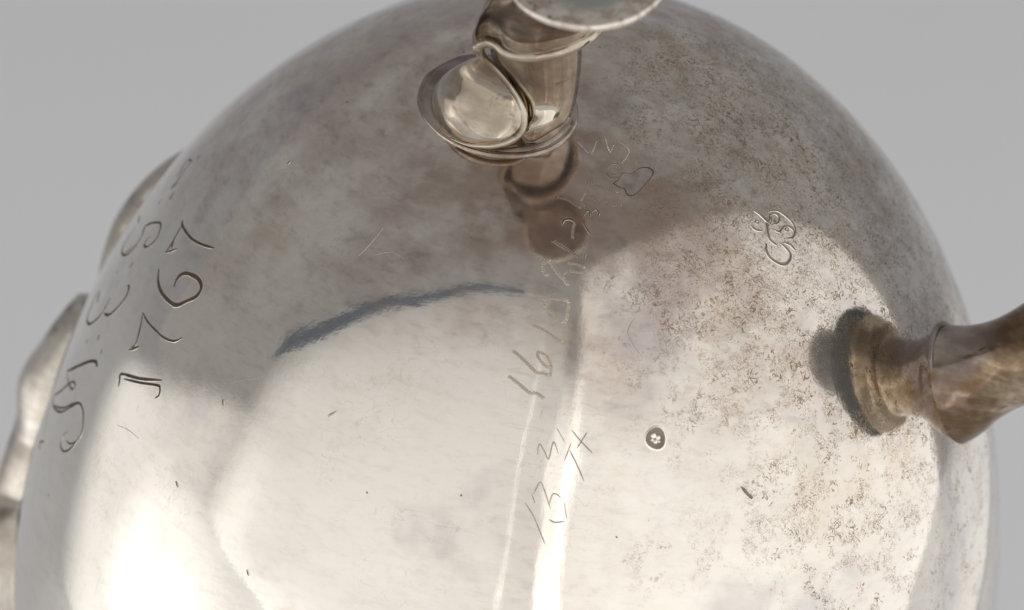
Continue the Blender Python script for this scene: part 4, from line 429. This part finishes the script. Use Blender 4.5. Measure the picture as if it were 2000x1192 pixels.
# the scroll's oval side, bulging like a spoon bowl
lc = Vector(D3['lobe_c'])
loop = [Vector(p) for p in catmull(D3['lobe'], 6, True)]
rings_ = []
for i in range(19):
    f = math.sin(math.pi / 2 * i / 18)
    row = []
    for p in loop:
        d = p - lc; dep = d.dot(fwd); d = d - fwd * dep
        z = lc + d * max(f, 0.004) + fwd * dep * f ** 3
        row.append(z - fwd * 0.050 * math.sqrt(max(0.0, 1 - f * f)) * (1 + 0.06 * noise.noise(z * 14)))
    rings_.append(row)
rings_.append([lc + (p - lc) * 0.97 + fwd * 0.05 for p in loop])
link_mesh("volute", *loft(rings_), [M_worn], foot)
link_mesh("volute_edge", *tube(catmull([[*a, b] for a, b in D3['ridge']], 6), 14), [M_worn], foot)
lip0, lip1, w1, w2 = lat('lip'), lat('lip2'), lat('waist'), lat('waist2')
pc, pn = Vector(D3['pad_c']), foot_v
def padring(r, h):
    """pad ring ordered to follow the lip's points"""
    c = sum((Vector(p) for p in w2), Vector()) / len(w2); out = []
    for p in w2:
        d = Vector(p) - c; d = (d - pn * d.dot(pn)).normalized(); out.append(pc + d * r + pn * h)
    return out
mid = [[(a + b) / 2 + 0.35 * (a - c) * 0.3 for a, b, c in zip(p, q, s_)] for p, q, s_ in zip(lip0, lip1, w1)]
stem = [lip0, mid, lip1, [[(a * .5 + b * .5) for a, b in zip(p, q)] for p, q in zip(lip1, w1)], w1, w2, padring(0.085, -0.03), padring(0.11, -0.016)]
sv, sf = loft(stem)
link_mesh("foot_stem", sv, sf, [M_worn, M_grime_shade], foot, midx=[0 if i < 2 * len(lip0) else 1 for i in range(len(sf))])
link_mesh("stem_lip", *tube([(*p, 0.011) for p in lip0], 12, True), [M_worn], foot)
prof = [(-0.02, 0.0), (-0.02, 0.10), (-0.013, 0.125), (-0.004, 0.1365), (0.003, 0.1385), (0.008, 0.1365), (0.0105, 0.132), (0.0095, 0.124), (0.007, 0.112), (0.0055, 0.09), (0.0045, 0.05), (0.004, 0.0)]
v_, f_ = lathe(prof, pc, pn, 72, 0.015)
link_mesh("pad", v_, f_, [M_pad, M_grime_shade], foot, midx=[1 if i < 72 * 2 else 0 for i in range(len(f_))])

# ---- handle: flared silver socket and turned grip leaving the frame on the right
hp, hd = Vector(D3['han_p']), Vector(D3['han_d'])
sprof = catmull([[-0.06, 0.120], [-0.01, 0.113], [0.02, 0.105], [0.05, 0.094], [0.09, 0.0865], [0.13, 0.0865], [0.175, 0.094], [0.225, 0.107], [0.25, 0.112]], 6)
socket = shift(link_mesh("handle_socket", *lathe(sprof, hp, hd, 96, 0.003), [M_brown], pot))
socket["label"] = "flared brown-stained silver handle socket on the pot's right side"
link_mesh("socket_collar", *lathe(catmull([[0.235, 0.10], [0.24, 0.128], [0.255, 0.142], [0.27, 0.132], [0.283, 0.116], [0.298, 0.138], [0.318, 0.166], [0.338, 0.152], [0.35, 0.105]], 5), hp, hd, 72), [M_brown], socket)
grip = link_mesh("grip", *lathe(catmull([[0.34, 0.10], [0.37, 0.115], [0.40, 0.17], [0.415, 0.19], [0.43, 0.197], [0.45, 0.185], [0.57, 0.11], [0.7, 0.115], [0.95, 0.14], [1.15, 0.13], [1.25, 0.08], [1.27, 0.001]], 5), hp, hd, 56), [M_grip], socket)
ph_h, th_h = math.acos(hp.z / hp.length), math.atan2(hp.x, -hp.y)
nh = surf_n(ph_h, th_h); uh = Vector((0, 0, 1)); uh = (uh - nh * uh.dot(nh)).normalized(); wh = nh.cross(uh)
mp_ = []
for k in range(64):
    a = 2 * math.pi * k / 64
    p = hp + (uh * math.cos(a) + wh * math.sin(a)) * (0.108 + 0.003 * math.cos(2 * a))
    d = p.normalized(); mp_.append((*surf(math.acos(d.z), math.atan2(d.x, -d.y), -0.001), 0.0055 + 0.003 * noise.noise(p * 25)))
link_mesh("socket_flange", *tube(mp_, 12, True), [M_worn_dark], socket)

# ---- spout: bulging pouring spout on the far left side
def grow(key, m):
    p = catmull([[*a, b] for a, b in D3[key]], m)
    v, f = tube(p, 40)
    return [x * (1 + 0.004 * noise.noise(x * 9)) for x in v], f
spout = shift(link_mesh("spout", *grow('spout_low', 8), [M_edge], pot))
spout["label"] = "stained wavy spout showing past the pot's left edge"
link_mesh("spout_shoulder", *grow('spout_up', 8), [M_edge], spout)

# ------------------------------------------------------------------ engraving, stamps and scratches on the belly
rnd = random.Random(4)
def groove(st, w, burr, dark):
    """cut line: two thin thrown-up lips with a blackened bottom between them"""
    P = [surf(a, b) for a, b in st]; N = [surf_n(a, b) for a, b in st]; n = len(P)
    V, Fc, MI = [], [], []
    prof_ = [(-0.95, -0.0002), (-0.70, burr), (-0.5, 0.0003), (0.5, 0.0003), (0.70, burr), (0.95, -0.0002)]
    for i in range(n):
        t = (P[min(i + 1, n - 1)] - P[max(i - 1, 0)]).normalized(); s = N[i].cross(t)
        u = i / max(1, n - 1); taper = min(1.0, 0.45 + 4.5 * min(u, 1 - u)) * (0.92 + 0.25 * noise.noise(P[i] * 60))
        for a, h in prof_: V.append(P[i] + s * a * w * taper + N[i] * h)
    for i in range(n - 1):
        for k in range(5):
            Fc.append((i * 6 + k, i * 6 + k + 1, i * 6 + k + 7, i * 6 + k + 6)); MI.append(dark if k in (1, 2, 3) else 0)
    return V, Fc, MI
def wriggle(st, w):
    """rocked graver line: a rope of tiny cross cuts"""
    P = [surf(a, b) for a, b in st]; N = [surf_n(a, b) for a, b in st]; n = len(P)
    cum = [0.0]
    for i in range(1, n): cum.append(cum[-1] + (P[i] - P[i - 1]).length)
    V, Fc, MI = [], [], []
    pitch = 0.0046; d = 0.0; i = 0; c = 0
    while d < cum[-1]:
        while i < n - 2 and cum[i + 1] < d: i += 1
        f = (d - cum[i]) / max(1e-9, cum[i + 1] - cum[i])
        p = P[i].lerp(P[i + 1], f); nn = N[i].lerp(N[i + 1], f).normalized(); t = (P[i + 1] - P[i]).normalized(); s = nn.cross(t)
        s = (s + t * 0.42).normalized()
        hw = w * 0.5 * (0.92 + 0.16 * rnd.random()); b = len(V); q = pitch * 0.30
        for e in (-1, -0.6, 0.6, 1):
            lift = 0.0016 if abs(e) < 1 else -0.0003
            for g, hh in ((-q, -0.0003), (0, lift), (q, -0.0003)):
                V.append(p + s * hw * e + t * g + nn * hh)
        for r in range(3):
            for k in range(2):
                Fc.append((b + r * 3 + k, b + r * 3 + k + 1, b + r * 3 + k + 4, b + r * 3 + k + 3)); MI.append(0)
        # blackened cut between two ridges
        p2 = p + t * pitch * 0.5; b = len(V)
        for e, g in ((-0.9, -1), (0.9, -1), (0.9, 1), (-0.9, 1)):
            V.append(p2 + s * hw * e + t * g * pitch * 0.22 + nn * 0.0004)
        Fc.append((b, b + 1, b + 2, b + 3)); MI.append(1)
        d += pitch
    return V, Fc, MI
for name, style, sts in STROKES:
    V, Fc, MI = [], [], []
    for st, w in sts:
        if len(st) < 2: continue
        if style == 'wriggle': v, f, mi = wriggle(st, w)
        elif style == 'cut': v, f, mi = groove(st, w * 1.1 * (1.35 if st[0][1] < -1.06 else 1.0), 0.00035, 1)
        elif style == 'scratch': v, f, mi = groove(st, w * (0.55 if name == 'scratch' else 0.85), 0.0004, 1)
        else: v, f, mi = groove(st, w * 0.72, 0.0016, 1)
        b = len(V); V += v; Fc += [tuple(i + b for i in q) for q in f]; MI += mi
    lipm = M_silver if (style == 'wriggle' and sts[0][0][0][0] < 0.78) or name == 'engraved_ring' else M_cutlip
    link_mesh(name, V, Fc, [lipm, {'wriggle': M_cutlight, 'punch': M_cutmid, 'scratch': M_cutmid}.get(style, M_cut)], body, smooth=(style != 'wriggle'), midx=MI)
# round assay punch: sunk rim, lumpy figure inside
pp, pt_ = D3['punch']; pn0 = surf_n(pp, pt_); pc0 = surf(pp, pt_)
t1 = pn0.cross(Vector((0, 0, 1))).normalized(); t2 = pn0.cross(t1)
def on(a, b, h):
    p = pc0 + t1 * a + t2 * b; d = p.normalized(); return surf(math.acos(d.z), math.atan2(d.x, -d.y)) + pn0 * h
v, f, mi = [], [], []
for j, (r, h) in enumerate([(0.0215, -0.0003), (0.0182, 0.0016), (0.0165, 0.0014), (0.0145, 0.0005), (0.0, 0.0005)]):
    for k in range(40):
        a = 2 * math.pi * k / 40; rr = r * (1 + 0.05 * math.sin(3 * a + 1))
        v.append(on(math.cos(a) * rr, math.sin(a) * rr * 1.08, h))
for j in range(4):
    for k in range(40):
        l = (k + 1) % 40; f.append((j * 40 + k, j * 40 + l, (j + 1) * 40 + l, (j + 1) * 40 + k)); mi.append(0 if j < 1 else 1)
punch = link_mesh("assay_stamp", v, f, [M_cutlip, M_cutmid], body, midx=mi)
v, f = [], []
for cx, cy, rr in ((0.0045, -0.005, .0058), (-0.004, -0.002, .005), (0.0005, 0.006, .0045), (-0.006, 0.005, .003), (0.007, 0.003, .0034)):
    b = len(v)
    for j in range(6):
        e = math.pi / 2 * j / 5
        for k in range(14):
            a = 2 * math.pi * k / 14
            v.append(on(cx + math.cos(a) * math.cos(e) * rr, cy + math.sin(a) * math.cos(e) * rr, 0.0006 + 0.0030 * math.sin(e)))
    for j in range(5):
        for k in range(14):
            l = (k + 1) % 14; f.append((b + j * 14 + k, b + j * 14 + l, b + (j + 1) * 14 + l, b + (j + 1) * 14 + k))
for o_ in [o for o in body.children if o.name.startswith("assay_stamp")]:
    me = o_.data
    bm = bmesh.new(); bm.from_mesh(me)
    nv = [bm.verts.new(tuple(c * S for c in p)) for p in v]
    for q in f:
        try: fc = bm.faces.new([nv[i] for i in q]); fc.material_index = 0; fc.smooth = True
        except ValueError: pass
    bm.to_mesh(me); bm.free()
# dried liquid mark with a dark tide line
c_ph = sum(p[0] for p in STAIN) / len(STAIN); c_th = sum(p[1] for p in STAIN) / len(STAIN)
v, f, mi = [], [], []
fr = (1.0, 0.90, 0.86, 0.55, 0.25)
n = len(STAIN)
for j, q in enumerate(fr):
    for p, t in STAIN:
        v.append(surf(c_ph + (p - c_ph) * q, c_th + (t - c_th) * q, 0.0003 if j else -0.0001))
v.append(surf(c_ph, c_th, 0.0003))
for j in range(len(fr) - 1):
    for k in range(n):
        l = (k + 1) % n; f.append((j * n + k, j * n + l, (j + 1) * n + l, (j + 1) * n + k)); mi.append(0 if j < 1 else 1)
for k in range(n): f.append(((len(fr) - 1) * n + k, (len(fr) - 1) * n + (k + 1) % n, len(v) - 1)); mi.append(1)
link_mesh("liquid_stain", v, f, [M_tide, M_film], body, midx=mi)
